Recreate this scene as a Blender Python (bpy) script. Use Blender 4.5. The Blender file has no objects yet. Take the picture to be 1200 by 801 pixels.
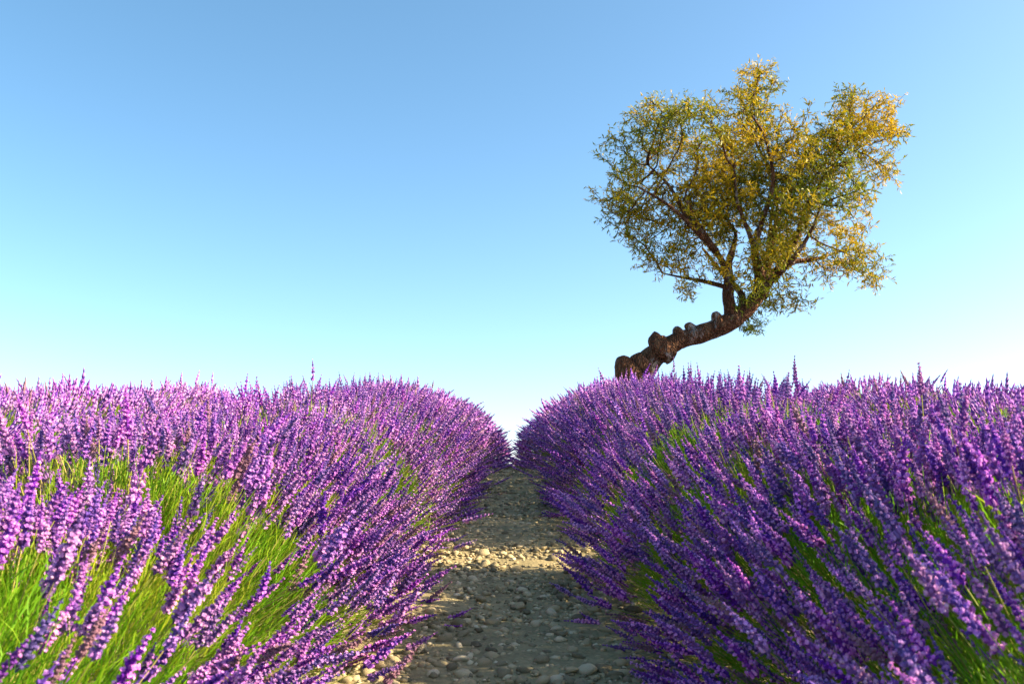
import bpy, math, random
import numpy as np
from mathutils import Vector, Matrix

rng = np.random.default_rng(7)
random.seed(7)
R = math.radians
SC = bpy.context.scene
COL = SC.collection

# ------------------------------------------------------------------ camera
CAM_Z = 1.05
PITCH = 9.05
LENS = 32.0
cam_d = bpy.data.cameras.new('camera')
cam = bpy.data.objects.new('camera', cam_d)
COL.objects.link(cam)
cam.location = (0.0, 0.0, CAM_Z)
cam.rotation_euler = (R(90 + PITCH), 0, 0)
cam_d.lens = LENS
cam_d.sensor_width = 36
cam_d.clip_start = 0.02
cam_d.clip_end = 3000
cam_d.dof.use_dof = True
cam_d.dof.focus_distance = 4.6
cam_d.dof.aperture_fstop = 7.0
SC.camera = cam

# ------------------------------------------------------------------ sky and sun
SUN_AZ = 92.0       # degrees clockwise from the view direction (+y): from the right
SUN_EL = 30.0
w = bpy.data.worlds.new('World')
SC.world = w
w.use_nodes = True
nt = w.node_tree
nt.nodes.clear()
sky = nt.nodes.new('ShaderNodeTexSky')
sky.sky_type = 'NISHITA'
sky.sun_disc = False
sky.sun_elevation = R(SUN_EL)
sky.sun_rotation = R(SUN_AZ)
sky.altitude = 300
sky.air_density = 0.7
sky.dust_density = 1.4
sky.ozone_density = 1.0
hs = nt.nodes.new('ShaderNodeHueSaturation')
hs.inputs['Hue'].default_value = 0.474
hs.inputs['Saturation'].default_value = 1.17
wb = nt.nodes.new('ShaderNodeMix'); wb.data_type = 'RGBA'; wb.blend_type = 'MULTIPLY'   # white balance of the whole sky
wb.inputs[0].default_value = 1.0
wb.inputs[7].default_value = (1.13, 1.03, 1.07, 1)
bg = nt.nodes.new('ShaderNodeBackground')
bg.inputs['Strength'].default_value = 0.097
wo = nt.nodes.new('ShaderNodeOutputWorld')
nt.links.new(sky.outputs[0], wb.inputs[6])
nt.links.new(wb.outputs[2], hs.inputs['Color'])
nt.links.new(hs.outputs[0], bg.inputs['Color'])
nt.links.new(bg.outputs[0], wo.inputs['Surface'])

sun_d = bpy.data.lights.new('sun', 'SUN')
sun_d.energy = 5.0
sun_d.angle = R(0.5)
sun_d.color = (1.0, 0.81, 0.56)
sun = bpy.data.objects.new('sun', sun_d)
COL.objects.link(sun)
sun_dir = Vector((math.sin(R(SUN_AZ)) * math.cos(R(SUN_EL)), math.cos(R(SUN_AZ)) * math.cos(R(SUN_EL)), math.sin(R(SUN_EL))))
sun.rotation_euler = sun_dir.to_track_quat('Z', 'Y').to_euler()
sun.location = (6, -2, 6)

SC.view_settings.view_transform = 'Standard'
SC.view_settings.look = 'None'
SC.view_settings.exposure = 1.72
SC.view_settings.gamma = 1.0
SC.render.engine = 'CYCLES'
SC.cycles.use_denoising = True
SC.cycles.max_bounces = 6
SC.cycles.diffuse_bounces = 3
SC.cycles.glossy_bounces = 2
SC.cycles.transmission_bounces = 3

# ------------------------------------------------------------------ helpers
def tag(o, label=None, cat=None, group=None, kind=None):
    if label: o['label'] = label
    if cat: o['category'] = cat
    if group: o['group'] = group
    if kind: o['kind'] = kind
    return o

def empty(name, loc, rz=0.0, scale=(1, 1, 1)):
    o = bpy.data.objects.new(name, None)
    COL.objects.link(o)
    o.location = loc
    o.rotation_euler = (0, 0, rz)
    o.scale = scale
    o.empty_display_size = 0.1
    return o

def link(name, me, parent=None, mat=None):
    o = bpy.data.objects.new(name, me)
    COL.objects.link(o)
    if parent is not None: o.parent = parent
    if mat is not None and len(me.materials) == 0: me.materials.append(mat)
    return o

def make_mesh(name, V, T, mats=(), mi=None, tint=None, smooth=False, head=None):
    """V (n,3) float, T (m,3|4) int; mi per-face material index; tint per-face float attribute"""
    k = T.shape[1]
    me = bpy.data.meshes.new(name)
    me.vertices.add(len(V))
    me.vertices.foreach_set('co', np.ascontiguousarray(V, dtype=np.float32).ravel())
    me.loops.add(T.size)
    me.loops.foreach_set('vertex_index', np.ascontiguousarray(T, dtype=np.int32).ravel())
    me.polygons.add(len(T))
    me.polygons.foreach_set('loop_start', np.arange(0, T.size, k, dtype=np.int32))
    for m in mats: me.materials.append(m)
    if mi is not None: me.polygons.foreach_set('material_index', np.ascontiguousarray(mi, dtype=np.int32))
    me.polygons.foreach_set('use_smooth', np.full(len(T), bool(smooth)))
    if tint is not None:
        a = me.attributes.new('tint', 'FLOAT', 'FACE')
        a.data.foreach_set('value', np.ascontiguousarray(tint, dtype=np.float32))
    if head is not None:
        a = me.attributes.new('head', 'FLOAT', 'FACE')
        a.data.foreach_set('value', np.ascontiguousarray(head, dtype=np.float32))
    me.update(calc_edges=True)
    me.validate()
    return me

def unit(a):
    return a / np.maximum(np.linalg.norm(a, axis=-1, keepdims=True), 1e-9)

def frames(axis, roll):
    """(n,3) unit axis, (n,) roll -> (n,3,3) matrices whose third column is the axis"""
    up = np.where(np.abs(axis[:, 2:3]) > 0.95, np.array([[1.0, 0, 0]]), np.array([[0, 0, 1.0]]))
    x = unit(np.cross(up, axis))
    y = np.cross(axis, x)
    c, s = np.cos(roll)[:, None], np.sin(roll)[:, None]
    return np.stack([x * c + y * s, -x * s + y * c, axis], axis=2)

def stamp(Vt, Tt, mats, pos):
    """repeat a template (with per-copy 3x3 matrices, scale inside) and join"""
    n = len(pos)
    V = np.einsum('nij,vj->nvi', mats, Vt) + pos[:, None, :]
    T = Tt[None, :, :] + (np.arange(n) * len(Vt))[:, None, None]
    return V.reshape(-1, 3), T.reshape(-1, Tt.shape[1])

def vnoise(P, seed=0):
    """cheap smooth noise in 0..1 from sums of sines"""
    r = np.random.default_rng(seed)
    o = np.zeros(len(P))
    for i in range(6):
        k = r.normal(size=3); k /= np.linalg.norm(k)
        k = k * (1 + 0.55 * i)
        o += np.sin(P @ k * 1.0 + r.uniform(0, 6.28)) / (1 + 0.3 * i)
    return 0.5 + 0.5 * np.tanh(o * 0.55)

# ------------------------------------------------------------------ materials
class NT:
    def __init__(s, name):
        s.m = bpy.data.materials.new(name); s.m.use_nodes = True
        s.t = s.m.node_tree; s.t.nodes.clear()
        s.out = s.n('ShaderNodeOutputMaterial')
    def n(s, typ, **kw):
        nd = s.t.nodes.new(typ)
        for k, v in kw.items(): setattr(nd, k, v)
        return nd
    def l(s, a, b): s.t.links.new(a, b)
    def math(s, op, a, b=None):
        nd = s.n('ShaderNodeMath', operation=op)
        for i, x in enumerate((a, b)):
            if x is None: continue
            if isinstance(x, (int, float)): nd.inputs[i].default_value = x
            else: s.l(x, nd.inputs[i])
        return nd.outputs[0]
    def ramp(s, fac, stops):
        nd = s.n('ShaderNodeValToRGB')
        e = nd.color_ramp.elements
        while len(e) < len(stops): e.new(0.5)
        for el, (p, c) in zip(e, stops):
            el.position = p; el.color = (*c, 1)
        s.l(fac, nd.inputs[0])
        return nd.outputs[0]

def leafy(name, stops, transl=0.35, rough=0.6, spec=0.2, objrand=True, vary=None):
    """thin plant tissue: diffuse plus translucent, colour chosen by per-face tint and per-object random"""
    s = NT(name)
    at = s.n('ShaderNodeAttribute', attribute_name='tint')
    f = at.outputs['Fac']
    if objrand:
        oi = s.n('ShaderNodeObjectInfo')
        f = s.math('ADD', s.math('MULTIPLY', f, 0.7), s.math('MULTIPLY', oi.outputs['Random'], 0.3))
    c = s.ramp(f, stops)
    if vary:                       # every flower head has its own hue and age; a few are faded brown
        sp = s.n('ShaderNodeAttribute', attribute_name='head')
        q = s.math('FRACT', s.math('ADD', sp.outputs['Fac'], oi.outputs['Random']))
        hv = s.n('ShaderNodeHueSaturation')
        s.l(s.math('ADD', s.math('MULTIPLY', q, vary), 0.5 - vary * 0.40), hv.inputs['Hue'])
        s.l(s.math('ADD', s.math('MULTIPLY', s.math('FRACT', s.math('MULTIPLY', q, 7.3)), 0.45), 0.84), hv.inputs['Value'])
        s.l(s.math('ADD', s.math('MULTIPLY', s.math('FRACT', s.math('MULTIPLY', q, 3.7)), 0.3), 0.78), hv.inputs['Saturation'])
        s.l(c, hv.inputs['Color'])
        mb = s.n('ShaderNodeMix', data_type='RGBA')
        s.l(s.math('MULTIPLY', s.math('GREATER_THAN', q, 0.955), 0.7), mb.inputs[0])
        s.l(hv.outputs[0], mb.inputs[6]); mb.inputs[7].default_value = (0.26, 0.17, 0.13, 1)
        c = mb.outputs[2]
    p = s.n('ShaderNodeBsdfPrincipled')
    p.inputs['Roughness'].default_value = rough
    p.inputs['Specular IOR Level'].default_value = spec
    s.l(c, p.inputs['Base Color'])
    tr = s.n('ShaderNodeBsdfTranslucent')
    s.l(c, tr.inputs['Color'])
    mx = s.n('ShaderNodeMixShader'); mx.inputs[0].default_value = transl
    s.l(p.outputs[0], mx.inputs[1]); s.l(tr.outputs[0], mx.inputs[2])
    s.l(mx.outputs[0], s.out.inputs['Surface'])
    return s.m

M_PETAL = leafy('lavender petal', [(0.0, (0.42, 0.12, 0.58)), (0.5, (0.63, 0.24, 0.68)), (1.0, (0.84, 0.47, 0.78))], 0.3, 0.7, vary=0.07)
M_CALYX = leafy('lavender calyx', [(0.0, (0.07, 0.02, 0.22)), (0.55, (0.17, 0.048, 0.36)), (1.0, (0.32, 0.11, 0.40))], 0.15, 0.7, vary=0.07)
M_STEM = leafy('lavender stem', [(0.0, (0.14, 0.23, 0.03)), (0.5, (0.36, 0.38, 0.07)), (1.0, (0.60, 0.46, 0.18))], 0.2, 0.6)
M_BLADE = leafy('lavender leaf', [(0.0, (0.04, 0.21, 0.008)), (0.5, (0.19, 0.43, 0.014)), (1.0, (0.60, 0.56, 0.045))], 0.5, 0.5)
M_LEAF = leafy('almond leaf', [(0.0, (0.05, 0.12, 0.010)), (0.38, (0.20, 0.235, 0.009)), (0.68, (0.52, 0.37, 0.009)), (1.0, (0.76, 0.49, 0.011))], 0.33, 0.5, objrand=False)
M_DRY = leafy('dry straw', [(0.0, (0.30, 0.22, 0.07)), (1.0, (0.48, 0.38, 0.15))], 0.25, 0.7)

def soil_material(name, a, b, c, scale):
    s = NT(name)
    tc = s.n('ShaderNodeTexCoord')
    n1 = s.n('ShaderNodeTexNoise'); n1.inputs['Scale'].default_value = scale; n1.inputs['Detail'].default_value = 8
    n2 = s.n('ShaderNodeTexNoise'); n2.inputs['Scale'].default_value = scale * 14; n2.inputs['Detail'].default_value = 5
    s.l(tc.outputs['Object'], n1.inputs['Vector']); s.l(tc.outputs['Object'], n2.inputs['Vector'])
    f = s.math('ADD', s.math('MULTIPLY', n1.outputs[0], 0.6), s.math('MULTIPLY', n2.outputs[0], 0.4))
    col = s.ramp(f, [(0.3, a), (0.5, b), (0.7, c)])
    p = s.n('ShaderNodeBsdfPrincipled'); p.inputs['Roughness'].default_value = 0.95
    p.inputs['Specular IOR Level'].default_value = 0.15
    bp = s.n('ShaderNodeBump'); bp.inputs['Strength'].default_value = 0.6; bp.inputs['Distance'].default_value = 0.01
    s.l(n2.outputs[0], bp.inputs['Height']); s.l(bp.outputs[0], p.inputs['Normal'])
    s.l(col, p.inputs['Base Color']); s.l(p.outputs[0], s.out.inputs['Surface'])
    return s.m

M_GROUND = soil_material('field soil', (0.14, 0.10, 0.055), (0.24, 0.18, 0.10), (0.34, 0.27, 0.16), 3.0)
M_PATH = soil_material('path grit', (0.15, 0.13, 0.07), (0.27, 0.23, 0.12), (0.41, 0.33, 0.175), 5.0)

def stone_material():
    s = NT('path stone')
    at = s.n('ShaderNodeAttribute', attribute_name='tint')
    oi = s.n('ShaderNodeObjectInfo')
    tc = s.n('ShaderNodeTexCoord')
    n1 = s.n('ShaderNodeTexNoise'); n1.inputs['Scale'].default_value = 40; n1.inputs['Detail'].default_value = 6
    s.l(tc.outputs['Object'], n1.inputs['Vector'])
    f = s.math('FRACT', s.math('ADD', at.outputs['Fac'], oi.outputs['Random']))
    col = s.ramp(f, [(0.0, (0.15, 0.13, 0.075)), (0.3, (0.28, 0.24, 0.135)), (0.55, (0.39, 0.32, 0.175)), (0.8, (0.50, 0.41, 0.23)), (1.0, (0.62, 0.54, 0.35))])
    mx = s.n('ShaderNodeMix', data_type='RGBA', blend_type='MULTIPLY')
    mx.inputs[0].default_value = 0.6
    g = s.ramp(n1.outputs[0], [(0.3, (0.55, 0.52, 0.48)), (0.65, (1.0, 1.0, 1.0))])
    s.l(col, mx.inputs[6]); s.l(g, mx.inputs[7])
    p = s.n('ShaderNodeBsdfPrincipled'); p.inputs['Roughness'].default_value = 0.85
    p.inputs['Specular IOR Level'].default_value = 0.3
    bp = s.n('ShaderNodeBump'); bp.inputs['Strength'].default_value = 0.5; bp.inputs['Distance'].default_value = 0.004
    s.l(n1.outputs[0], bp.inputs['Height']); s.l(bp.outputs[0], p.inputs['Normal'])
    s.l(mx.outputs[2], p.inputs['Base Color']); s.l(p.outputs[0], s.out.inputs['Surface'])
    return s.m
M_STONE = stone_material()

def bark_material():
    s = NT('almond bark')
    tc = s.n('ShaderNodeTexCoord')
    mp = s.n('ShaderNodeMapping'); mp.inputs['Rotation'].default_value = (0, R(-62), 0); mp.inputs['Scale'].default_value = (1.3, 1.3, 0.45)
    s.l(tc.outputs['Object'], mp.inputs[0])
    n1 = s.n('ShaderNodeTexNoise'); n1.inputs['Scale'].default_value = 9; n1.inputs['Detail'].default_value = 8; n1.inputs['Roughness'].default_value = 0.65
    v1 = s.n('ShaderNodeTexVoronoi', feature='DISTANCE_TO_EDGE'); v1.inputs['Scale'].default_value = 26
    n2 = s.n('ShaderNodeTexNoise'); n2.inputs['Scale'].default_value = 5.5; n2.inputs['Detail'].default_value = 10; n2.inputs['Roughness'].default_value = 0.75
    for n in (n1, v1, n2): s.l(mp.outputs[0], n.inputs['Vector'])
    col = s.ramp(n1.outputs[0], [(0.3, (0.055, 0.03, 0.018)), (0.5, (0.17, 0.085, 0.042)), (0.72, (0.33, 0.18, 0.09))])
    lich = s.ramp(n2.outputs[0], [(0.54, (0, 0, 0)), (0.62, (1, 1, 1))])
    crack = s.ramp(v1.outputs['Distance'], [(0.0, (0.25, 0.22, 0.2)), (0.16, (1, 1, 1))])
    cm = s.n('ShaderNodeMix', data_type='RGBA', blend_type='MULTIPLY'); cm.inputs[0].default_value = 0.85
    s.l(col, cm.inputs[6]); s.l(crack, cm.inputs[7]); col = cm.outputs[2]
    mx = s.n('ShaderNodeMix', data_type='RGBA')
    s.l(lich, mx.inputs[0]); s.l(col, mx.inputs[6]); mx.inputs[7].default_value = (0.34, 0.31, 0.27, 1)
    p = s.n('ShaderNodeBsdfPrincipled'); p.inputs['Roughness'].default_value = 0.9
    p.inputs['Specular IOR Level'].default_value = 0.15
    h = s.math('ADD', s.math('MULTIPLY', v1.outputs['Distance'], 1.6), n1.outputs[0])
    bp = s.n('ShaderNodeBump'); bp.inputs['Strength'].default_value = 1.0; bp.inputs['Distance'].default_value = 0.06
    s.l(h, bp.inputs['Height']); s.l(bp.outputs[0], p.inputs['Normal'])
    s.l(mx.outputs[2], p.inputs['Base Color']); s.l(p.outputs[0], s.out.inputs['Surface'])
    return s.m
M_BARK = bark_material()

# ------------------------------------------------------------------ terrain
SLOPE, Y1, Y2, S2 = 0.165, 6.3, 9.3, -0.045
def gy(y):
    y = np.asarray(y, dtype=float)
    k = (S2 - SLOPE) / (Y2 - Y1)
    z1 = SLOPE * Y1
    t = np.clip(y - Y1, 0, Y2 - Y1)
    mid = z1 + SLOPE * t + 0.5 * k * t * t
    far = np.clip(y - Y2, 0, 120)
    low = SLOPE * np.maximum(np.minimum(y, Y1), -12)
    return np.where(y < Y1, low, mid + S2 * far)
def gz(x, y):
    x = np.asarray(x, dtype=float); y = np.asarray(y, dtype=float)
    return gy(y) + 0.012 * np.sin(x * 2.1 + 0.4) * np.sin(y * 1.3)

def sheet(name, xs, ys, mat, lift=0.0, rough=0.0):
    X, Y = np.meshgrid(xs, ys)
    Z = gz(X, Y) + lift
    V = np.stack([X, Y, Z], -1).reshape(-1, 3)
    if rough:
        V[:, 2] += rough * (vnoise(V * 9, 3) - 0.5) + rough * 0.6 * (vnoise(V * 23, 4) - 0.5)
    nx, ny = len(xs), len(ys)
    i, j = np.meshgrid(np.arange(nx - 1), np.arange(ny - 1))
    a = (j * nx + i).ravel()
    Q = np.stack([a, a + 1, a + nx + 1, a + nx], 1)
    return link(name, make_mesh(name, V, Q, [mat], smooth=True))

def graded(core, step, far):
    a = list(np.arange(-core, core + 1e-6, step))
    v = core; s = step
    while v < far:
        s *= 1.5; v += s
        a = [-v] + a + [v]
    return np.array(a)
ground = sheet('ground', graded(6, 0.25, 1500), np.concatenate([[-60, -40, -25, -16, -12], np.arange(-10, 14, 0.25), [15, 17, 20, 25, 32, 42, 60, 90, 128, 129.3, 180, 260, 400, 700, 1200, 1800]]), M_GROUND)
tag(ground, kind='structure')
path = sheet('path', np.arange(-0.95, 0.951, 0.035), np.arange(-1.5, 13.0, 0.035), M_PATH, lift=0.012, rough=0.010)
tag(path, kind='structure')

# ---- stones on the path
def ico(sub):
    import bmesh
    bm = bmesh.new(); bmesh.ops.create_icosphere(bm, subdivisions=sub, radius=1.0)
    bm.verts.ensure_lookup_table()
    V = np.array([v.co[:] for v in bm.verts]); T = np.array([[v.index for v in f.verts] for f in bm.faces])
    bm.free()
    return V, T
ICO1, ICO2 = ico(1), ico(2)
def stone_template(sub, seed):
    V, T = (ICO1 if sub == 1 else ICO2)
    r = np.random.default_rng(seed)
    V = V * (1 + 0.55 * (vnoise(V * 1.5, seed)[:, None] - 0.5) + 0.25 * (vnoise(V * 3.1, seed + 50)[:, None] - 0.5))
    for _ in range(5):      # a few flattened facets
        n = r.normal(size=3); n /= np.linalg.norm(n)
        d = V @ n; lim = r.uniform(0.5, 0.75)
        V = V - np.maximum(d - lim, 0)[:, None] * n * 0.85
    return V * np.array([1.0, r.uniform(0.65, 0.9), r.uniform(0.5, 0.75)]), T

def row_x(side, y):
    return side * (1.225 - 0.036 * np.clip(y, 0, 9) + (0.09 * np.clip((3.7 - y) / 1.2, 0, 1) if side > 0 else 0))

nS = 14000
sy = 2.3 + (10.5 - 2.3) * rng.random(nS) ** 1.25
hw = 0.80 - 0.035 * sy
sx = rng.uniform(-1, 1, nS) * hw
ss = np.exp(rng.normal(math.log(0.0122), 0.50, nS)).clip(0.004, 0.038)
ss *= np.where(np.abs(sx) < 0.12, 0.85, 1.0)
order = np.argsort(-ss * np.where((sy < 5.5) & (np.abs(sx) < 0.5), 1.0, 0.3) / sy)
sx, sy, ss = sx[order], sy[order], ss[order]
sz = gz(sx, sy) + 0.012
yaw = rng.uniform(0, 6.283, nS); tilt = rng.normal(0, 0.22, nS)
big = [make_mesh('stone', *stone_template(2, 100 + k), mats=[M_STONE], tint=np.full(len(ICO2[1]), 0.13 * k % 1), smooth=True) for k in range(9)]
for i in range(300):
    o = link('stone', big[i % 9], path)
    o.location = (sx[i], sy[i], sz[i] + ss[i] * 0.12)
    o.rotation_euler = (tilt[i], tilt[-i - 1], yaw[i])
    o.scale = (ss[i], ss[i], ss[i])
VV, TT, TN = [], [], []
off = 0
for k in range(6):
    idx = np.arange(300 + k, nS, 6)
    Vt, Tt = stone_template(1, 200 + k)
    ax = unit(np.stack([np.sin(tilt[idx]), np.sin(tilt[::-1][idx]), np.ones(len(idx))], 1))
    Mx = frames(ax, yaw[idx]) * ss[idx][:, None, None]
    V, T = stamp(Vt, Tt, Mx, np.stack([sx[idx], sy[idx], sz[idx] + ss[idx] * 0.08], 1))
    VV.append(V); TT.append(T + off); off += len(V)
    TN.append(np.repeat(rng.random(len(idx)), len(Tt)))
gravel = link('gravel', make_mesh('gravel', np.concatenate(VV), np.concatenate(TT), [M_STONE], tint=np.concatenate(TN), smooth=True), path)
tag(gravel, kind='stuff')

# ------------------------------------------------------------------ lavender
def bud_template(n):
    a = np.arange(n) * 2 * math.pi / n
    ring = np.stack([np.cos(a), np.sin(a), np.full(n, 0.0)], 1)
    V = np.concatenate([[[0, 0, 0.0]], ring * [0.75, 0.75, 0] + [0, 0, 0.35], ring * [1, 1, 0] + [0, 0, 0.72], [[0, 0, 1.0]]]) if n > 3 else \
        np.concatenate([[[0, 0, 0.0]], ring + [0, 0, 0.6], [[0, 0, 1.05]]])
    T = []
    m = len(V) - 1
    for i in range(n):
        j = (i + 1) % n
        T.append([0, 1 + j, 1 + i])
        if n > 3:
            T += [[1 + i, 1 + j, 1 + n + j], [1 + i, 1 + n + j, 1 + n + i], [1 + n + i, 1 + n + j, m]]
        else:
            T.append([1 + i, 1 + j, m])
    return V, np.array(T)

def spike_template(seed, whorls, buds, sides, lobes, petal_share):
    """one lavender flower spike along +z, about 0.1 m long; returns V, T, material index, tint"""
    r = np.random.default_rng(seed)
    L = 0.098
    Vb, Tb = bud_template(sides)
    tipface = np.array([len(Vb) - 1 in t for t in Tb.tolist()])
    Vs, Ts, Ms, Tn = [], [], [], []
    off = 0
    def prof(t):
        return (0.72 + 0.28 * math.sin(math.pi * min(1, t * 1.1 + 0.15))) * (1 - 0.72 * max(0, t - 0.55) / 0.45)
    # knobbly core of the packed calyces
    nr, ns = (2 * whorls + 1, 6) if sides > 3 else ((whorls + 1, 4) if buds else (9, 5))
    ring = []
    gapz = L * 0.13 if r.random() < 0.5 else 0.0        # often one whorl stands apart below the rest
    for i in range(nr):
        t = i / (nr - 1)
        base_r = (0.0042 if buds else 0.0088) * prof(t)
        rad = base_r * ((1.0 if i % 2 else 0.66) if i < nr - 1 else 0.15)
        if i == 0: rad = 0.0012
        a = np.arange(ns) * 2 * math.pi / ns + (0.5 if i % 2 else 0) + r.normal(0, 0.1)
        q = rad * (1 + r.normal(0, 0.10, ns))
        ring.append(np.stack([np.cos(a) * q, np.sin(a) * q, np.full(ns, t * L) + r.normal(0, 0.0008, ns)], 1))
    T = []
    for i in range(nr - 1):
        for k in range(ns):
            j = (k + 1) % ns
            T += [[i * ns + k, i * ns + j, (i + 1) * ns + j], [i * ns + k, (i + 1) * ns + j, (i + 1) * ns + k]]
    T = np.array(T)
    Vs.append(np.concatenate(ring)); Ts.append(T); off = len(Vs[0])
    if buds:
        Ms.append(np.zeros(len(T))); Tn.append(0.4 * r.random(len(T)))
    else:
        row = np.arange(len(T)) // (2 * ns)
        pet = (row % 2 == 1) & (r.random(len(T)) < petal_share * 1.5 * (1.15 - 0.8 * row / nr))
        pet |= (row % 2 == 0) & (r.random(len(T)) < 0.25)
        Ms.append(pet.astype(float)); Tn.append(r.random(len(T)))
    zs = np.linspace(0.006, L * 0.93, whorls) if buds else []
    for k, z in enumerate(zs):
        t = k / (whorls - 1)
        nb = buds if t < 0.75 else max(4, buds - 2)
        for b in range(nb):
            az = b * 2 * math.pi / nb + k * 0.9 + r.normal(0, 0.2)
            el = R(34 + 36 * t + r.normal(0, 9))
            d = np.array([math.cos(az) * math.cos(el), math.sin(az) * math.cos(el), math.sin(el)])
            ln = 0.0108 * prof(t) * r.uniform(0.8, 1.2)
            rd = (0.0027 if sides > 3 else 0.0042) * r.uniform(0.85, 1.2) * (0.55 + 0.45 * prof(t))
            F = frames(d[None], np.array([r.uniform(0, 6)]))[0]
            V = (Vb * [rd, rd, ln]) @ F.T + np.array([0, 0, z + r.normal(0, 0.0011)]) + d * 0.0012
            Vs.append(V); Ts.append(Tb + off); off += len(V)
            pet = r.random() < petal_share * (1.25 - 0.85 * t)
            tint = r.random()
            Ms.append(np.where(tipface, 1 if pet else 0, 1 if (pet and r.random() < 0.35) else 0))
            Tn.append(np.full(len(Tb), tint))
            if pet and lobes and r.random() < 0.75:
                tip = V[-1] - d * 0.0016
                u, v = F[:, 0], F[:, 1]
                a0 = r.uniform(0, 6)
                size = 0.0040 * r.uniform(0.75, 1.2)
                for q in range(lobes):
                    a = a0 + q * 2 * math.pi / lobes + r.normal(0, 0.15)
                    e = u * math.cos(a) + v * math.sin(a)
                    s_ = np.cross(d, e)
                    P = np.array([tip - d * 0.0005, tip + e * size * 0.55 + s_ * size * 0.48 + d * size * 0.5,
                                  tip + e * size * 0.95 + d * size * r.uniform(0.1, 0.5), tip + e * size * 0.55 - s_ * size * 0.48 + d * size * 0.5])
                    Vs.append(P); Ts.append(np.array([[0, 1, 2], [0, 2, 3]]) + off); off += 4
                    Ms.append(np.ones(2)); Tn.append(np.full(2, r.random()))
    V = np.concatenate(Vs)
    if gapz:
        lowest = V[:, 2] < L * 0.10
        V[lowest, 2] -= gapz * 0.5
    V[:, 0] += r.normal(0, 0.35) * V[:, 2] ** 2 * 2.0      # gentle bow
    return V, np.concatenate(Ts), np.concatenate(Ms).astype(int), np.concatenate(Tn)

SP_HI = [spike_template(10 + k, 9 + (k % 3 == 1), 8 - (k % 3 == 2), 5, 4, sh) for k, sh in enumerate((0.7, 0.55, 0.62, 0.2, 0.75, 0.4, 0.62, 0.1, 0.5, 0.68))]
SP_MID = [spike_template(30 + k, 7, 5, 3, 0, 0.6) for k in range(4)]
SP_LOW = [spike_template(50 + k, 5, 0, 3, 0, 0.6) for k in range(4)]
SPIKE_MATS = [M_CALYX, M_PETAL]
SP_HI_MESH = [make_mesh('flower_spike', V, T, SPIKE_MATS, mi, tn, smooth=False) for V, T, mi, tn in SP_HI]

def join_spikes(name, tmpl, P, A, roll, size, r):
    VV, TT, MM, NN, HH = [], [], [], [], []
    off = 0
    k = len(tmpl)
    for q in range(k):
        idx = np.arange(q, len(P), k)
        if len(idx) == 0: continue
        Vt, Tt, Mt, Nt = tmpl[q]
        Mx = frames(A[idx], roll[idx]) * size[idx][:, None, None]
        V, T = stamp(Vt, Tt, Mx, P[idx])
        VV.append(V); TT.append(T + off); off += len(V)
        MM.append(np.tile(Mt, len(idx)))
        HH.append(np.repeat(r.random(len(idx)), len(Tt)))
        NN.append(np.tile(Nt, len(idx)))
    return make_mesh(name, np.concatenate(VV), np.concatenate(TT), SPIKE_MATS, np.concatenate(MM), np.concatenate(NN), head=np.concatenate(HH))

def tubes(p0, p1, p2, r0, r1, seg):
    """three-sided tubes along quadratic curves"""
    n = len(p0)
    ts = np.linspace(0, 1, seg + 1)
    C = [(1 - t) ** 2 * p0 + 2 * t * (1 - t) * p1 + t * t * p2 for t in ts]
    V = np.zeros((n, (seg + 1) * 3, 3))
    ax = unit(p2 - p0)
    F = frames(ax, np.zeros(n))
    for i, t in enumerate(ts):
        rad = (r0 * (1 - t) + r1 * t)[:, None]
        for k in range(3):
            a = k * 2.0944
            V[:, i * 3 + k] = C[i] + rad * (F[:, :, 0] * math.cos(a) + F[:, :, 1] * math.sin(a))
    Q = []
    for i in range(seg):
        for k in range(3):
            j = (k + 1) % 3
            Q.append([i * 3 + k, i * 3 + j, i * 3 + 3 + j, i * 3 + 3 + k])
    Q = np.array(Q)
    T = Q[None] + (np.arange(n) * (seg + 1) * 3)[:, None, None]
    return V.reshape(-1, 3), T.reshape(-1, 4)

def blades(base, d, ln, wd, r):
    """narrow bent leaves: two quads each"""
    n = len(base)
    side = unit(np.cross(d, unit(r.normal(size=(n, 3)))))
    droop = unit(r.normal(size=(n, 3)) * 0.5 + np.array([0, 0, -0.3]))
    mid = base + d * ln[:, None] * 0.5
    tip = base + d * ln[:, None] + droop * ln[:, None] * 0.16
    w_ = wd[:, None] * side
    V = np.stack([base - w_ * 0.4, base + w_ * 0.4, mid - w_, mid + w_, tip - w_ * 0.15, tip + w_ * 0.15], 1)
    Q = np.array([[0, 1, 3, 2], [2, 3, 5, 4]])
    T = Q[None] + (np.arange(n) * 6)[:, None, None]
    return V.reshape(-1, 3), T.reshape(-1, 4)

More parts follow.
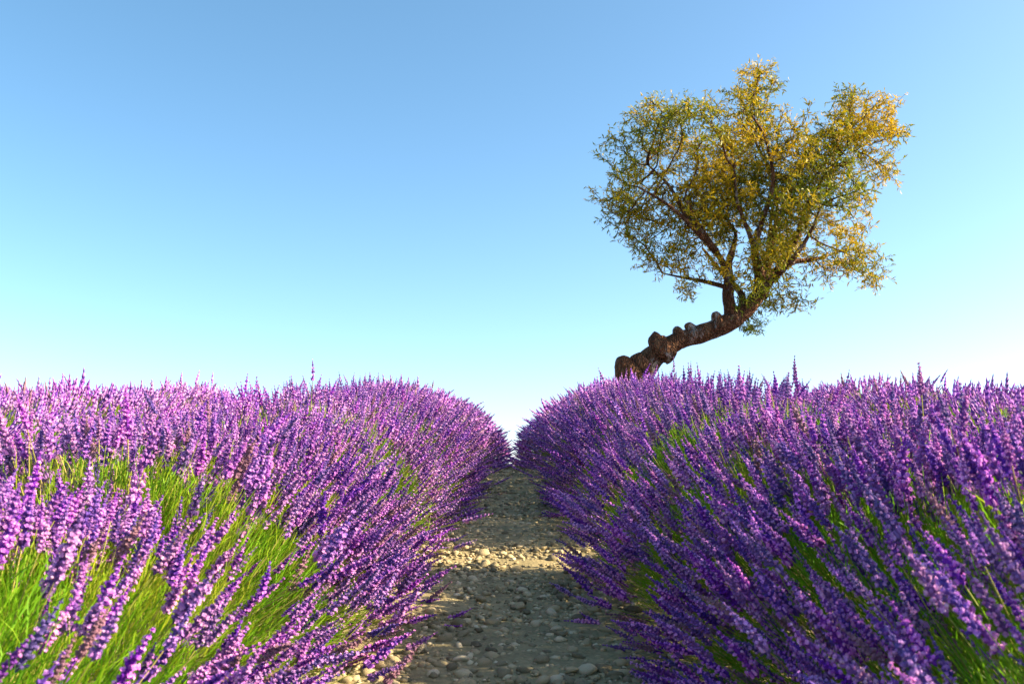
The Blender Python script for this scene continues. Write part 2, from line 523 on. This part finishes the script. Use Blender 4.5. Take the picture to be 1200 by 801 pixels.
BUSH_W, BUSH_H = 0.80, 0.80
def bush_layout(r, n, wide=BUSH_W, high=BUSH_H, half=0.30, clump=0.75, seed=0, flank=1.0):
    """spikes of one bush in its own space: base at the origin, the row runs along y"""
    m = int(n * 3.0)
    th = r.uniform(-R(97), R(97), m)
    yb = r.uniform(-half, half, m)
    # thin out so that the cover is even over the curved section, with patches of few flowers
    ph = r.normal(0, R(16), m)
    depth = 1 - np.abs(r.normal(0, 0.10, m)) + 0.02
    tall = r.random(m) < 0.06
    depth = np.where(tall, depth + r.uniform(0.04, 0.12, m), depth)
    tip = np.stack([wide * np.sin(th) * depth, yb + 0.35 * np.sin(ph), 0.06 + (high - 0.06) * np.cos(th).clip(-0.05) * depth + 0.02 * r.random(m)], 1)
    keep = r.random(m) < (1 - clump) + clump * 1.6 * (vnoise(tip * 13, 900 + seed) > 0.5)
    keep &= r.random(m) < np.where(np.abs(th) > R(72), 0.45, np.where((np.abs(th) > R(26)) & (np.abs(th) < R(58)), flank, 1.0))
    idx = np.nonzero(keep)[0][:n]
    th, yb, ph, tip = th[idx], yb[idx], ph[idx], tip[idx]
    k = len(idx)
    nrm = np.stack([np.sin(th) / wide * 0.8, np.sin(ph) * 0.9, np.cos(th) / high * 0.8], 1)
    ax = unit(unit(nrm) + np.array([0, 0, 0.30]) * (0.3 + np.abs(np.sin(th)))[:, None] + r.normal(0, 0.17, (k, 3)))
    size = r.normal(1.17, 0.24, k).clip(0.6, 1.75)
    roll = r.uniform(0, 6.283, k)
    base = tip - ax * (0.092 * size)[:, None]
    return base, ax, size, roll, yb, th

def bush_body(r, base, ax, size, yb, n_blade, wide=BUSH_W, high=BUSH_H, half=0.30, seg=3):
    n = len(base)
    # stems
    root = np.stack([base[:, 0] * 0.22, yb * 0.8, np.full(n, 0.06)], 1)
    lift = np.linalg.norm(base - root, axis=1)[:, None]
    ctrl = base - ax * lift * 0.42
    st = 0.30
    p0 = (1 - st) ** 2 * root + 2 * st * (1 - st) * ctrl + st * st * base
    p1 = (1 - st) * ctrl + st * base
    Vs, Qs = tubes(p0, p1, base + ax * 0.004, np.full(n, 0.0017), np.full(n, 0.0012), seg)
    ts = np.repeat(r.beta(2, 2.2, n), seg * 3)
    stems = make_mesh('stems', Vs, Qs, [M_STEM], tint=ts, smooth=True)
    # leafy shoots: narrow blades filling the mound below the flowers
    a = r.uniform(-R(84), R(84), n_blade)
    f = 1 - np.abs(r.normal(0, 0.22, n_blade)); f = f.clip(0.15, 1)
    by = r.uniform(-half, half, n_blade)
    ph = r.normal(0, 0.25, n_blade)
    B = np.stack([wide * 0.78 * np.sin(a) * f, by + 0.15 * ph, 0.03 + (high * 0.82) * np.cos(a).clip(-0.03) * f], 1)
    d = unit(np.stack([np.sin(a) * 0.8, ph, np.cos(a).clip(0) + 0.35], 1) + r.normal(0, 0.27, (n_blade, 3)))
    ln = r.uniform(0.05, 0.13, n_blade)
    Vb, Qb = blades(B - d * ln[:, None] * 0.5, d, ln, r.uniform(0.0009, 0.0019, n_blade), r)
    tb = np.repeat((r.beta(1.4, 1.5, n_blade) * 0.6 + 0.4 * vnoise(B * 9, 77)), 2)
    leaves = make_mesh('foliage', Vb, Qb, [M_BLADE], tint=tb, smooth=True)
    return stems, leaves

# camera projection in the script, only to choose which spikes are large enough to be parts
def project(P):
    c, s = math.cos(R(PITCH)), math.sin(R(PITCH))
    d = P - np.array([0, 0, CAM_Z])
    f = d[:, 1] * c + d[:, 2] * s
    u = -d[:, 1] * s + d[:, 2] * c
    k = LENS / 36 * 1200
    return 600 + k * d[:, 0] / np.maximum(f, 0.01), 400 - k * u / np.maximum(f, 0.01), f

GROUPS = {1: 'lavender bushes in the row below the leaning tree', -1: 'lavender bushes in the row across the path from the tree'}
N_SPIKE = 450

def near_bush(side, label, x, y, sc, seed):
    r = np.random.default_rng(1000 + seed)
    rz = r.normal(0, 0.12)
    o = empty('lavender_bush', (x, y, float(gz(x, y))), rz, sc)
    tag(o, label, 'lavender bush', GROUPS[side])
    base, ax, size, roll, yb, th = bush_layout(r, 400 if y < 1.9 else N_SPIKE, seed=seed, clump=0.62, flank=0.62 if y < 2.4 else 0.8)
    stems, leaves = bush_body(r, base, ax, size, yb, 7000)
    tag(link('stems', stems, o), kind='stuff')
    tag(link('foliage', leaves, o), kind='stuff')
    # which spikes show largest
    c, s_ = math.cos(rz), math.sin(rz)
    W = base * np.array(sc)
    W = np.stack([W[:, 0] * c - W[:, 1] * s_, W[:, 0] * s_ + W[:, 1] * c, W[:, 2]], 1) + np.array(o.location)
    px, py, f = project(W)
    inside = (px > -30) & (px < 1230) & (py > 0) & (py < 840) & (f > 0.3)
    face = -(ax[:, 0] * side * 0.55) - ax[:, 1] * 0.3 + ax[:, 2] * 0.6
    score = np.where(inside, size / np.maximum(f, 0.3) * (0.6 + face), -1)
    best = np.argsort(-score)[:300]
    best = best[score[best] > 0]
    Fm = frames(ax, roll)
    for q, i in enumerate(best):
        p = link('flower_spike', SP_HI_MESH[(q * 5 + seed) % len(SP_HI_MESH)], o)
        m = Matrix([list(Fm[i][k]) for k in range(3)]).to_4x4() @ Matrix.Scale(float(size[i]), 4)
        m.translation = Vector(base[i])
        p.matrix_local = m
    rest = np.setdiff1d(np.arange(len(base)), best)
    if len(rest):
        me = join_spikes('flowers', SP_MID, base[rest], ax[rest], roll[rest], size[rest], r)
        tag(link('flowers', me, o), kind='stuff')
    return o

VARS = []
for v in range(6):
    r = np.random.default_rng(500 + v)
    base, ax, size, roll, yb, th = bush_layout(r, 500, seed=40 + v, clump=0.7)
    stems, leaves = bush_body(r, base, ax, size, yb, 4000, seg=2)
    fl = join_spikes('flowers', SP_MID if v < 3 else SP_LOW, base, ax, roll, size, r)
    VARS.append((stems, leaves, fl))

def far_bush(label, group, x, y, sc, v, flip):
    o = empty('lavender_bush', (x, y, float(gz(x, y))), random.gauss(0, 0.15) + (math.pi if flip else 0), sc)
    tag(o, label, 'lavender bush', group)
    st, lv, fl = VARS[v]
    tag(link('stems', st, o), kind='stuff')
    tag(link('foliage', lv, o), kind='stuff')
    tag(link('flowers', fl, o), kind='stuff')
    return o

def height_at(side, y):
    if side > 0: return 1.00 - 0.012 * min(max(y, 0), 9) + 0.06 * math.exp(-((y - 3.9) / 1.2) ** 2) + 0.12 * math.exp(-((y - 1.9) / 0.7) ** 2)
    return 0.91 - 0.002 * min(max(y, 0), 9) + 0.07 * math.exp(-((y - 4.2) / 1.4) ** 2) - (0.04 if y > 6 else 0)

NTH = ['', 'first', 'second', 'third', 'fourth', 'fifth', 'sixth', 'seventh', 'eighth', 'ninth', 'tenth', 'eleventh', 'twelfth', 'thirteenth', 'fourteenth', 'fifteenth', 'sixteenth']
seed = 0
for side in (-1, 1):
    spots = []
    y = -1.6 if side > 0 else 0.0
    while y < (9.2 if side > 0 else 10.0):
        spots.append(y)
        y += 0.46 + random.uniform(-0.03, 0.03)
    key = min(range(len(spots)), key=lambda i: abs(spots[i] - 4.5))        # the bush by the sunlit gap
    for i, y in enumerate(spots):
        x = float(row_x(side, y)) + random.gauss(0, 0.03)
        h = height_at(side, y) * random.gauss(1.0, 0.03)
        wd = random.gauss(1.0, 0.05) + 0.012 * y
        sc = (wd, random.uniform(0.95, 1.1), h)
        if side > 0 and abs(i - key) == 1: sc = (sc[0], 0.64, sc[2] * 1.03)
        n = NTH[min(abs(i - key), 16)]
        way = 'uphill' if i > key else 'downhill'
        if side > 0:
            if i == key:
                sc = (0.62, 0.9, 0.42)
                lab = 'low stunted lavender bush in a dip of the hedge below the leaning tree'
            elif i == len(spots) - 1: lab = 'lavender bush at the foot of the leaning tree trunk'
            else: lab = n + ' lavender bush ' + way + ' from the low stunted one on the tree side'
        else:
            if i == key: lab = 'lavender bush hanging over the sunlit stones of the path'
            elif i == len(spots) - 1: lab = 'last lavender bush across from the tree, where the path goes over the rise'
            else: lab = n + ' lavender bush ' + way + ' from the one hanging over the sunlit stones'
        if 0.55 < y < 3.9:
            near_bush(side, lab, x, y, sc, seed)
        else:
            far_bush(lab, GROUPS[side], x, y, sc, seed % 3 if y < 7 else 3 + seed % 3, seed % 2 == 1)
        seed += 1

# rows farther out on both sides
for side, k, ya in ((-1, 1, 4.0), (-1, 2, 7.0), (1, 1, 3.2), (1, 2, 6.4)):
    y = ya
    where = 'behind the hedge below the tree' if side > 0 else 'behind the hedge across the path from the tree'
    g = 'lavender bushes in the ' + NTH[k] + ' field row ' + where
    lab = 'lavender bush in the ' + NTH[k] + ' field row ' + where
    while y < (13.0 if side > 0 else 11.5):
        x = side * (1.10 + 1.75 * k) + random.gauss(0, 0.04)
        far_bush(lab, g, x, y, (random.gauss(1.0, 0.05), random.uniform(0.95, 1.1), random.gauss(0.86, 0.04) + (0.03 if k == 1 else 0)), 3 + seed % 3, seed % 2 == 1)
        seed += 1
        y += 0.5 + random.uniform(-0.03, 0.03)

# ------------------------------------------------------------------ the leaning almond tree
S = 0.01035            # metres per picture pixel at the tree, used to read its profile off once
TX, TY = 1.40, 10.3
TZ = float(gz(TX, TY))
tree = empty('almond_tree', (TX, TY, TZ))
tag(tree, 'gnarled almond tree with leaning trunk and golden green crown behind the lavender', 'tree')
Z0 = 1.04             # height of the trunk where it comes out of the lavender
def tp(px, py, dy=0.0):
    return np.array([(px - 742) * S, dy, Z0 + (446 - py) * S])

def sweep(pts, rad, sides=10, lump=0.0, seed=0, cap=True, sub=4):
    """smooth tube through points with per-point radius and bumpy bark relief"""
    P = np.array(pts, float); Rr = np.array(rad, float)
    n = len(P)
    t = np.arange(n)
    tt = np.linspace(0, n - 1, (n - 1) * sub + 1)
    def cr(A):
        out = []
        for x in tt:
            i = min(int(x), n - 2); u = x - i
            p0, p1, p2, p3 = A[max(i - 1, 0)], A[i], A[i + 1], A[min(i + 2, n - 1)]
            out.append(0.5 * ((2 * p1) + (-p0 + p2) * u + (2 * p0 - 5 * p1 + 4 * p2 - p3) * u * u + (-p0 + 3 * p1 - 3 * p2 + p3) * u ** 3))
        return np.array(out)
    C = cr(P) if n > 2 else np.array([P[0] + (P[1] - P[0]) * x for x in tt])
    rr = np.interp(tt, t, Rr)
    tan = unit(np.gradient(C, axis=0))
    x = unit(np.cross(tan[0], [0.3, 1, 0.2]))
    V = []
    for i in range(len(C)):
        x = unit(x - tan[i] * np.dot(x, tan[i]))
        y = np.cross(tan[i], x)
        a = np.arange(sides) * 2 * math.pi / sides
        ring = C[i] + rr[i] * (np.cos(a)[:, None] * x + np.sin(a)[:, None] * y)
        V.append(ring)
    V = np.array(V)
    if lump:
        flat = V.reshape(-1, 3)
        nr = (V - C[:, None]) / np.maximum(rr, 1e-6)[:, None, None]
        b = (vnoise(flat * 9, seed) - 0.5) * 0.9 + (vnoise(flat * 24, seed + 1) - 0.5) * 0.5 + (vnoise(flat * 55, seed + 2) - 0.5) * 0.25
        V = V + nr * (b.reshape(V.shape[:2]) * lump)[:, :, None] * rr[:, None, None]
    m = len(C)
    Vf = V.reshape(-1, 3)
    Q = []
    for i in range(m - 1):
        for k in range(sides):
            j = (k + 1) % sides
            Q.append([i * sides + k, i * sides + j, (i + 1) * sides + j, (i + 1) * sides + k])
    Q = np.array(Q)
    if cap:
        Vf = np.concatenate([Vf, [C[0]], [C[-1]]])
        c0, c1 = len(Vf) - 2, len(Vf) - 1
        T = [[c0, (k + 1) % sides, k, k] for k in range(sides)]
        T2 = [[c1, (m - 1) * sides + k, (m - 1) * sides + (k + 1) % sides] for k in range(sides)]
        tris = np.array([t_[:3] for t_ in T] + T2)
        T_all = np.concatenate([Q[:, [0, 1, 2]], Q[:, [0, 2, 3]], tris])
    else:
        T_all = np.concatenate([Q[:, [0, 1, 2]], Q[:, [0, 2, 3]]])
    return Vf, T_all

def bark_part(name, pts, rad, parent, **kw):
    V, T = sweep(pts, rad, **kw)
    return link(name, make_mesh(name, V, T, [M_BARK], smooth=name != 'knot'), parent)

trunk_pts = [tp(722, 560), tp(728, 500), tp(741, 450), tp(758, 421), tp(785, 402), tp(815, 391), tp(846, 379), tp(868, 364), tp(884, 342)]
trunk_rad = [0.32, 0.26, 0.19, 0.14, 0.11, 0.097, 0.10, 0.10, 0.085]
trunk = bark_part('trunk', trunk_pts, trunk_rad, tree, sides=32, lump=0.30, seed=5, sub=12)
# knots and stubs of old cut limbs on the upper side of the trunk
for pts, rad in (
    ([tp(744, 450, -0.08), tp(732, 436, -0.12), tp(727, 424, -0.14), tp(725, 418, -.14)], [0.17, 0.13, 0.09, 0.04]),
    ([tp(752, 434, -0.05), tp(746, 424, -0.10), tp(742, 415, -0.10)], [0.13, 0.10, 0.05]),
    ([tp(782, 412, -0.03), tp(770, 406, -0.08), tp(766, 396, -0.07), tp(768, 392, -.07)], [0.14, 0.125, 0.09, 0.04]),
    ([tp(798, 402, 0.0), tp(791, 390, -0.03), tp(789, 384, 0)], [0.11, 0.08, 0.035]),
    ([tp(811, 396, 0.0), tp(805, 385, 0.02), tp(802, 379, 0)], [0.095, 0.065, 0.03]),
    ([tp(836, 384, -0.03), tp(833, 373, -0.05), tp(831, 367, -0.05)], [0.09, 0.06, 0.025])):
    bark_part('knot', pts, rad, trunk, sides=14, lump=0.6, seed=int(pts[0][0] * 100) % 50, sub=5)

# main limbs read off the photograph (with depth of their own)
LIMBS = [
    ([(850, 378, 0), (847, 350, -.05), (846, 325, -.1), (832, 302, -.2), (815, 280, -.3), (795, 250, -.45)], [.115, .10, .085, .07, .055, .04]),
    ([(846, 328, -.1), (853, 305, .1), (862, 285, .25), (868, 262, .4), (855, 235, .55)], [.085, .07, .06, .05, .035]),
    ([(884, 345, 0), (880, 325, -.15), (872, 300, -.3), (880, 270, -.4), (890, 230, -.5), (885, 190, -.5)], [.12, .095, .075, .06, .05, .035]),
    ([(884, 345, 0), (896, 328, .1), (912, 312, .15), (930, 280, .1), (938, 250, 0), (958, 215, -.1), (985, 180, -.15)], [.125, .105, .085, .065, .055, .045, .03]),
    ([(905, 318, .12), (930, 302, .3), (960, 296, .4), (990, 285, .5)], [.08, .06, .045, .03]),
    ([(893, 332, .05), (905, 300, .4), (915, 265, .65), (925, 220, .8)], [.09, .07, .055, .035]),
    ([(862, 368, .05), (872, 340, .35), (858, 305, .7), (840, 270, .9)], [.09, .075, .06, .035]),
    ([(888, 338, -.05), (908, 318, -.35), (925, 292, -.5), (938, 262, -.55)], [.07, .05, .038, .022]),
    ([(880, 330, -.1), (868, 295, -.35), (852, 255, -.45), (848, 215, -.5)], [.07, .05, .04, .022]),
    ([(892, 328, .05), (905, 285, .2), (916, 240, .3), (912, 195, .3)], [.075, .055, .04, .022]),
    ([(815, 280, -.3), (800, 262, -.2), (785, 225, -.1), (762, 195, 0)], [.05, .042, .035, .025]),
    ([(832, 302, -.2), (805, 285, -.45), (775, 262, -.6), (740, 240, -.6)], [.055, .045, .035, .025]),
    ([(846, 340, -.08), (822, 330, .05), (800, 322, .2), (780, 315, .3)], [.045, .035, .028, .018]),
]
nodes, par, fixed_r = [], [], []
def add_node(p, pa):
    nodes.append(np.array(p, float)); par.append(pa); return len(nodes) - 1
limb_paths = []
for pts, rad in LIMBS:
    P = [tp(*q) for q in pts]
    bark_part('limb', P, [q * (0.74 - 0.5 * i / len(rad)) for i, q in enumerate(rad)], tree, sides=10, lump=0.25, seed=len(limb_paths), sub=6)
    # seeds for the growth of the finer branches
    start = None
    for i in range(len(P) - 1):
        m = max(2, int(np.linalg.norm(P[i + 1] - P[i]) / 0.09))
        for k in range(m):
            q = P[i] + (P[i + 1] - P[i]) * k / m
            start = add_node(q, -2 if start is None else start)
    add_node(P[-1], start)
    limb_paths.append(P)
n_fixed = len(nodes)

# crown volume: clumps (px, py, depth, radius x, radius z, radius depth in m)
CL = [(724, 190, .0, 32, 34, .5), (716, 240, -.1, 18, 26, .35), (738, 215, .1, 30, 36, .5), (762, 155, .1, 32, 34, .6), (800, 185, -.3, 42, 46, .9), (812, 145, .2, 40, 28, .7),
      (880, 108, 0, 34, 30, .5), (862, 150, .1, 48, 36, .9), (908, 145, -.1, 34, 40, .8), (996, 126, 0, 22, 24, .45), (1030, 135, .1, 24, 24, .5),
      (1012, 165, .1, 42, 26, .6), (975, 180, -.2, 40, 36, .7), (885, 205, 0, 62, 44, 1.25), (955, 222, .1, 46, 34, .9), (1008, 208, 0, 36, 16, .5), (840, 245, .1, 58, 40, 1.2),
      (925, 268, 0, 62, 34, 1.1), (990, 262, .1, 30, 22, .6), (1014, 312, .15, 16, 26, .35), (965, 305, .0, 34, 22, .6), (778, 235, -.1, 36, 34, .8),
      (795, 300, .1, 26, 22, .5), (812, 342, 0, 26, 16, .4), (757, 285, 0, 20, 22, .35), (885, 312, -.2, 36, 26, .7), (925, 348, .1, 20, 16, .35), (876, 380, .1, 18, 10, .3),
      (1054, 158, 0, 12, 10, .2), (700, 188, 0, 12, 14, .2), (838, 118, 0, 18, 12, .3), (770, 122, 0, 7, 14, .12), (968, 250, -.5, 30, 24, .4), (900, 348, .1, 28, 16, .4), (838, 325, -.2, 30, 22, .4), (868, 352, -.3, 22, 14, .25),
      (742, 262, .1, 22, 24, .4), (768, 312, .1, 20, 16, .3), (704, 205, 0, 16, 24, .3), (985, 300, .1, 26, 20, .4)]
att = []
tr = np.random.default_rng(42)
for (cx, cy, dy, rx, rz_, rd) in CL:
    vol = (rx * S) * (rz_ * S) * rd
    n = int(18 + 3000 * vol)
    d = tr.normal(size=(n, 3)); d = d / np.linalg.norm(d, axis=1, keepdims=True) * (tr.random(n) ** 0.42)[:, None]
    att.append(tp(cx, cy, dy) + d * np.array([rx * S, rd, rz_ * S]))
att = np.concatenate(att)
gap = vnoise(att * 4.6, 61)
att = att[gap > np.where(att[:, 2] < Z0 + 1.6, 0.38, 0.46)]
alive = np.ones(len(att), bool)
NA = np.array(nodes)
D = np.linalg.norm(att[:, None] - NA[None], axis=2)
near_i = D.argmin(1); near_d = D.min(1)
STEP, KILL = 0.07, 0.085
for it in range(70):
    use = alive & (near_d < 1.6)
    if not use.any(): break
    acc = {}
    dirs = unit(att[use] - NA[near_i[use]])
    for i, v in zip(near_i[use], dirs):
        acc[i] = acc.get(i, 0) + v
    new = []
    for i, v in acc.items():
        nv = np.linalg.norm(v)
        if nv < 1e-3: continue
        q = NA[i] + (v / nv + tr.normal(0, 0.16, 3)) * STEP
        if len(NA) > n_fixed and np.min(np.sum((NA - q) ** 2, axis=1)) < (0.4 * STEP) ** 2:
            alive &= near_i != i
            continue
        add_node(q, int(i)); new.append(q)
    if not new: break
    st = len(NA)
    new = np.array(new)
    NA = np.concatenate([NA, new])
    D = np.linalg.norm(att[:, None] - new[None], axis=2)
    m = D.argmin(1); md = D[np.arange(len(att)), m]
    better = md < near_d
    near_i[better] = st + m[better]; near_d[better] = md[better]
    alive &= near_d > KILL
    if len(NA) > 7000: break
kids = [[] for _ in nodes]
for i in range(n_fixed, len(nodes)):
    kids[par[i]].append(i)
load = np.zeros(len(nodes))
for i in range(len(nodes) - 1, n_fixed - 1, -1):
    load[i] = max(load[i], 1.0)
    if par[i] >= n_fixed: load[par[i]] += load[i]
radn = 0.0036 * load ** 0.45
# chains of branches
VV, TT = [], []
off = 0
n_br = 0
starts = [(i, par[i]) for i in range(n_fixed, len(nodes)) if par[i] < n_fixed]
stack = list(starts)
while stack:
    i, pa = stack.pop()
    chain = [pa, i]
    cur = i
    while kids[cur]:
        ks = sorted(kids[cur], key=lambda q: -load[q])
        for q in ks[1:]: stack.append((q, cur))
        cur = ks[0]; chain.append(cur)
    P = NA[chain].copy()
    if len(P) > 3:
        P[1:-1] = 0.5 * P[1:-1] + 0.25 * (P[:-2] + P[2:])
    rr = radn[chain].copy(); rr[0] = rr[1]
    if rr[0] > 0.0105 and len(chain) > 5:
        o = bark_part('branch', P, rr, tree, sides=7, lump=0.2, seed=3, sub=2); n_br += 1
    else:
        V, T = sweep(P, rr, sides=4 if rr[0] > 0.008 else 3, cap=False, sub=1)
        VV.append(V); TT.append(T + off); off += len(V)
# fine shoots with leaves at the ends of the branches
tips_i = np.array([i for i in range(n_fixed, len(nodes)) if load[i] < 14])
LB, LD, LL, SH = [], [], [], []
for i in tips_i:
    bd = unit(NA[i] - NA[par[i]])
    for q in range(3):
        d = unit(bd * 0.7 + tr.normal(0, 0.6, 3) + np.array([0, 0, 0.12]))
        ln = tr.uniform(0.06, 0.17)
        SH.append((NA[i], NA[i] + d * ln * 0.5 + tr.normal(0, 0.008, 3), NA[i] + d * ln + np.array([0, 0, -0.012])))
        m = int(4 + ln * 22)
        for t in np.linspace(0.15, 1.0, m):
            LB.append(NA[i] + d * ln * t)
            LD.append(d * 0.45 + tr.normal(0, 0.6, 3) + np.array([0, 0, -0.05]))
            LL.append(tr.uniform(0.032, 0.068))
SH = np.array(SH)
V, Q = tubes(SH[:, 0], SH[:, 1], SH[:, 2], np.full(len(SH), 0.0022), np.full(len(SH), 0.0012), 2)
T = np.concatenate([Q[:, [0, 1, 2]], Q[:, [0, 2, 3]]])
VV.append(V); TT.append(T + off)
tag(link('twigs', make_mesh('twigs', np.concatenate(VV), np.concatenate(TT), [M_BARK], smooth=True), tree), kind='stuff')
LB = np.array(LB); LD = unit(np.array(LD)); LL = np.array(LL)
V, Q = blades(LB, LD, LL, LL * 0.135, tr)
lt = tr.beta(2, 2, len(LB)) * 0.5 + 0.5 * vnoise(LB * 4.0, 15)
low = np.clip((Z0 + (446 - 330) * S - LB[:, 2]) / 0.6, 0, 1)       # the low shoots carry fresh green leaves
lt = lt * (1 - 0.6 * low)
crown = link('crown', make_mesh('crown', V, Q, [M_LEAF], tint=np.repeat(lt, 2)), tree)
tag(crown, kind='stuff')

# ------------------------------------------------------------------ dry weeds at the top of the path
def weed(name, x, y, n, h, label, seed):
    r = np.random.default_rng(seed)
    o = empty(name, (x, y, float(gz(x, y))))
    tag(o, label, 'weed', 'dry weeds growing on the path')
    a = r.uniform(0, 6.283, n); sp = np.abs(r.normal(0, 0.28, n))
    d = unit(np.stack([np.cos(a) * sp, np.sin(a) * sp, np.ones(n)], 1))
    b = np.stack([r.normal(0, 0.02, n), r.normal(0, 0.02, n), np.full(n, 0.0)], 1)
    ln = h * r.uniform(0.5, 1.0, n)
    tipp = b + d * ln[:, None] + np.stack([np.cos(a) * sp, np.sin(a) * sp, np.zeros(n)], 1) * 0.25 * h
    V, Q = tubes(b, b + d * ln[:, None] * 0.5, tipp, np.full(n, 0.0013), np.full(n, 0.0005), 3)
    tag(link('stalks', make_mesh('stalks', V, Q, [M_DRY], tint=np.repeat(r.random(n), 9)), o), kind='stuff')
    m = n * 5
    k = r.integers(0, n, m); t = r.uniform(0.3, 1, m)
    P = b[k] + (tipp - b)[k] * t[:, None]
    V, Q = blades(P, unit(d[k] + r.normal(0, 0.5, (m, 3))), r.uniform(0.01, 0.04, m), np.full(m, 0.0016), r)
    tag(link('leaves', make_mesh('leaves', V, Q, [M_DRY], tint=np.repeat(r.random(m), 2)), o), kind='stuff')
weed('dry_weed', 0.10, 8.3, 14, 0.26, 'tall wispy dry weed where the path tops the rise', 1)
weed('dry_weed', -0.06, 7.9, 30, 0.06, 'low tuft of dry straw where the path tops the rise', 2)
print('tris', sum(len(m.loops) - 2 * len(m.polygons) for m in bpy.data.meshes), 'nodes', len(NA), 'branches', n_br, 'leaves', len(LB), 'objs', len(bpy.data.objects))
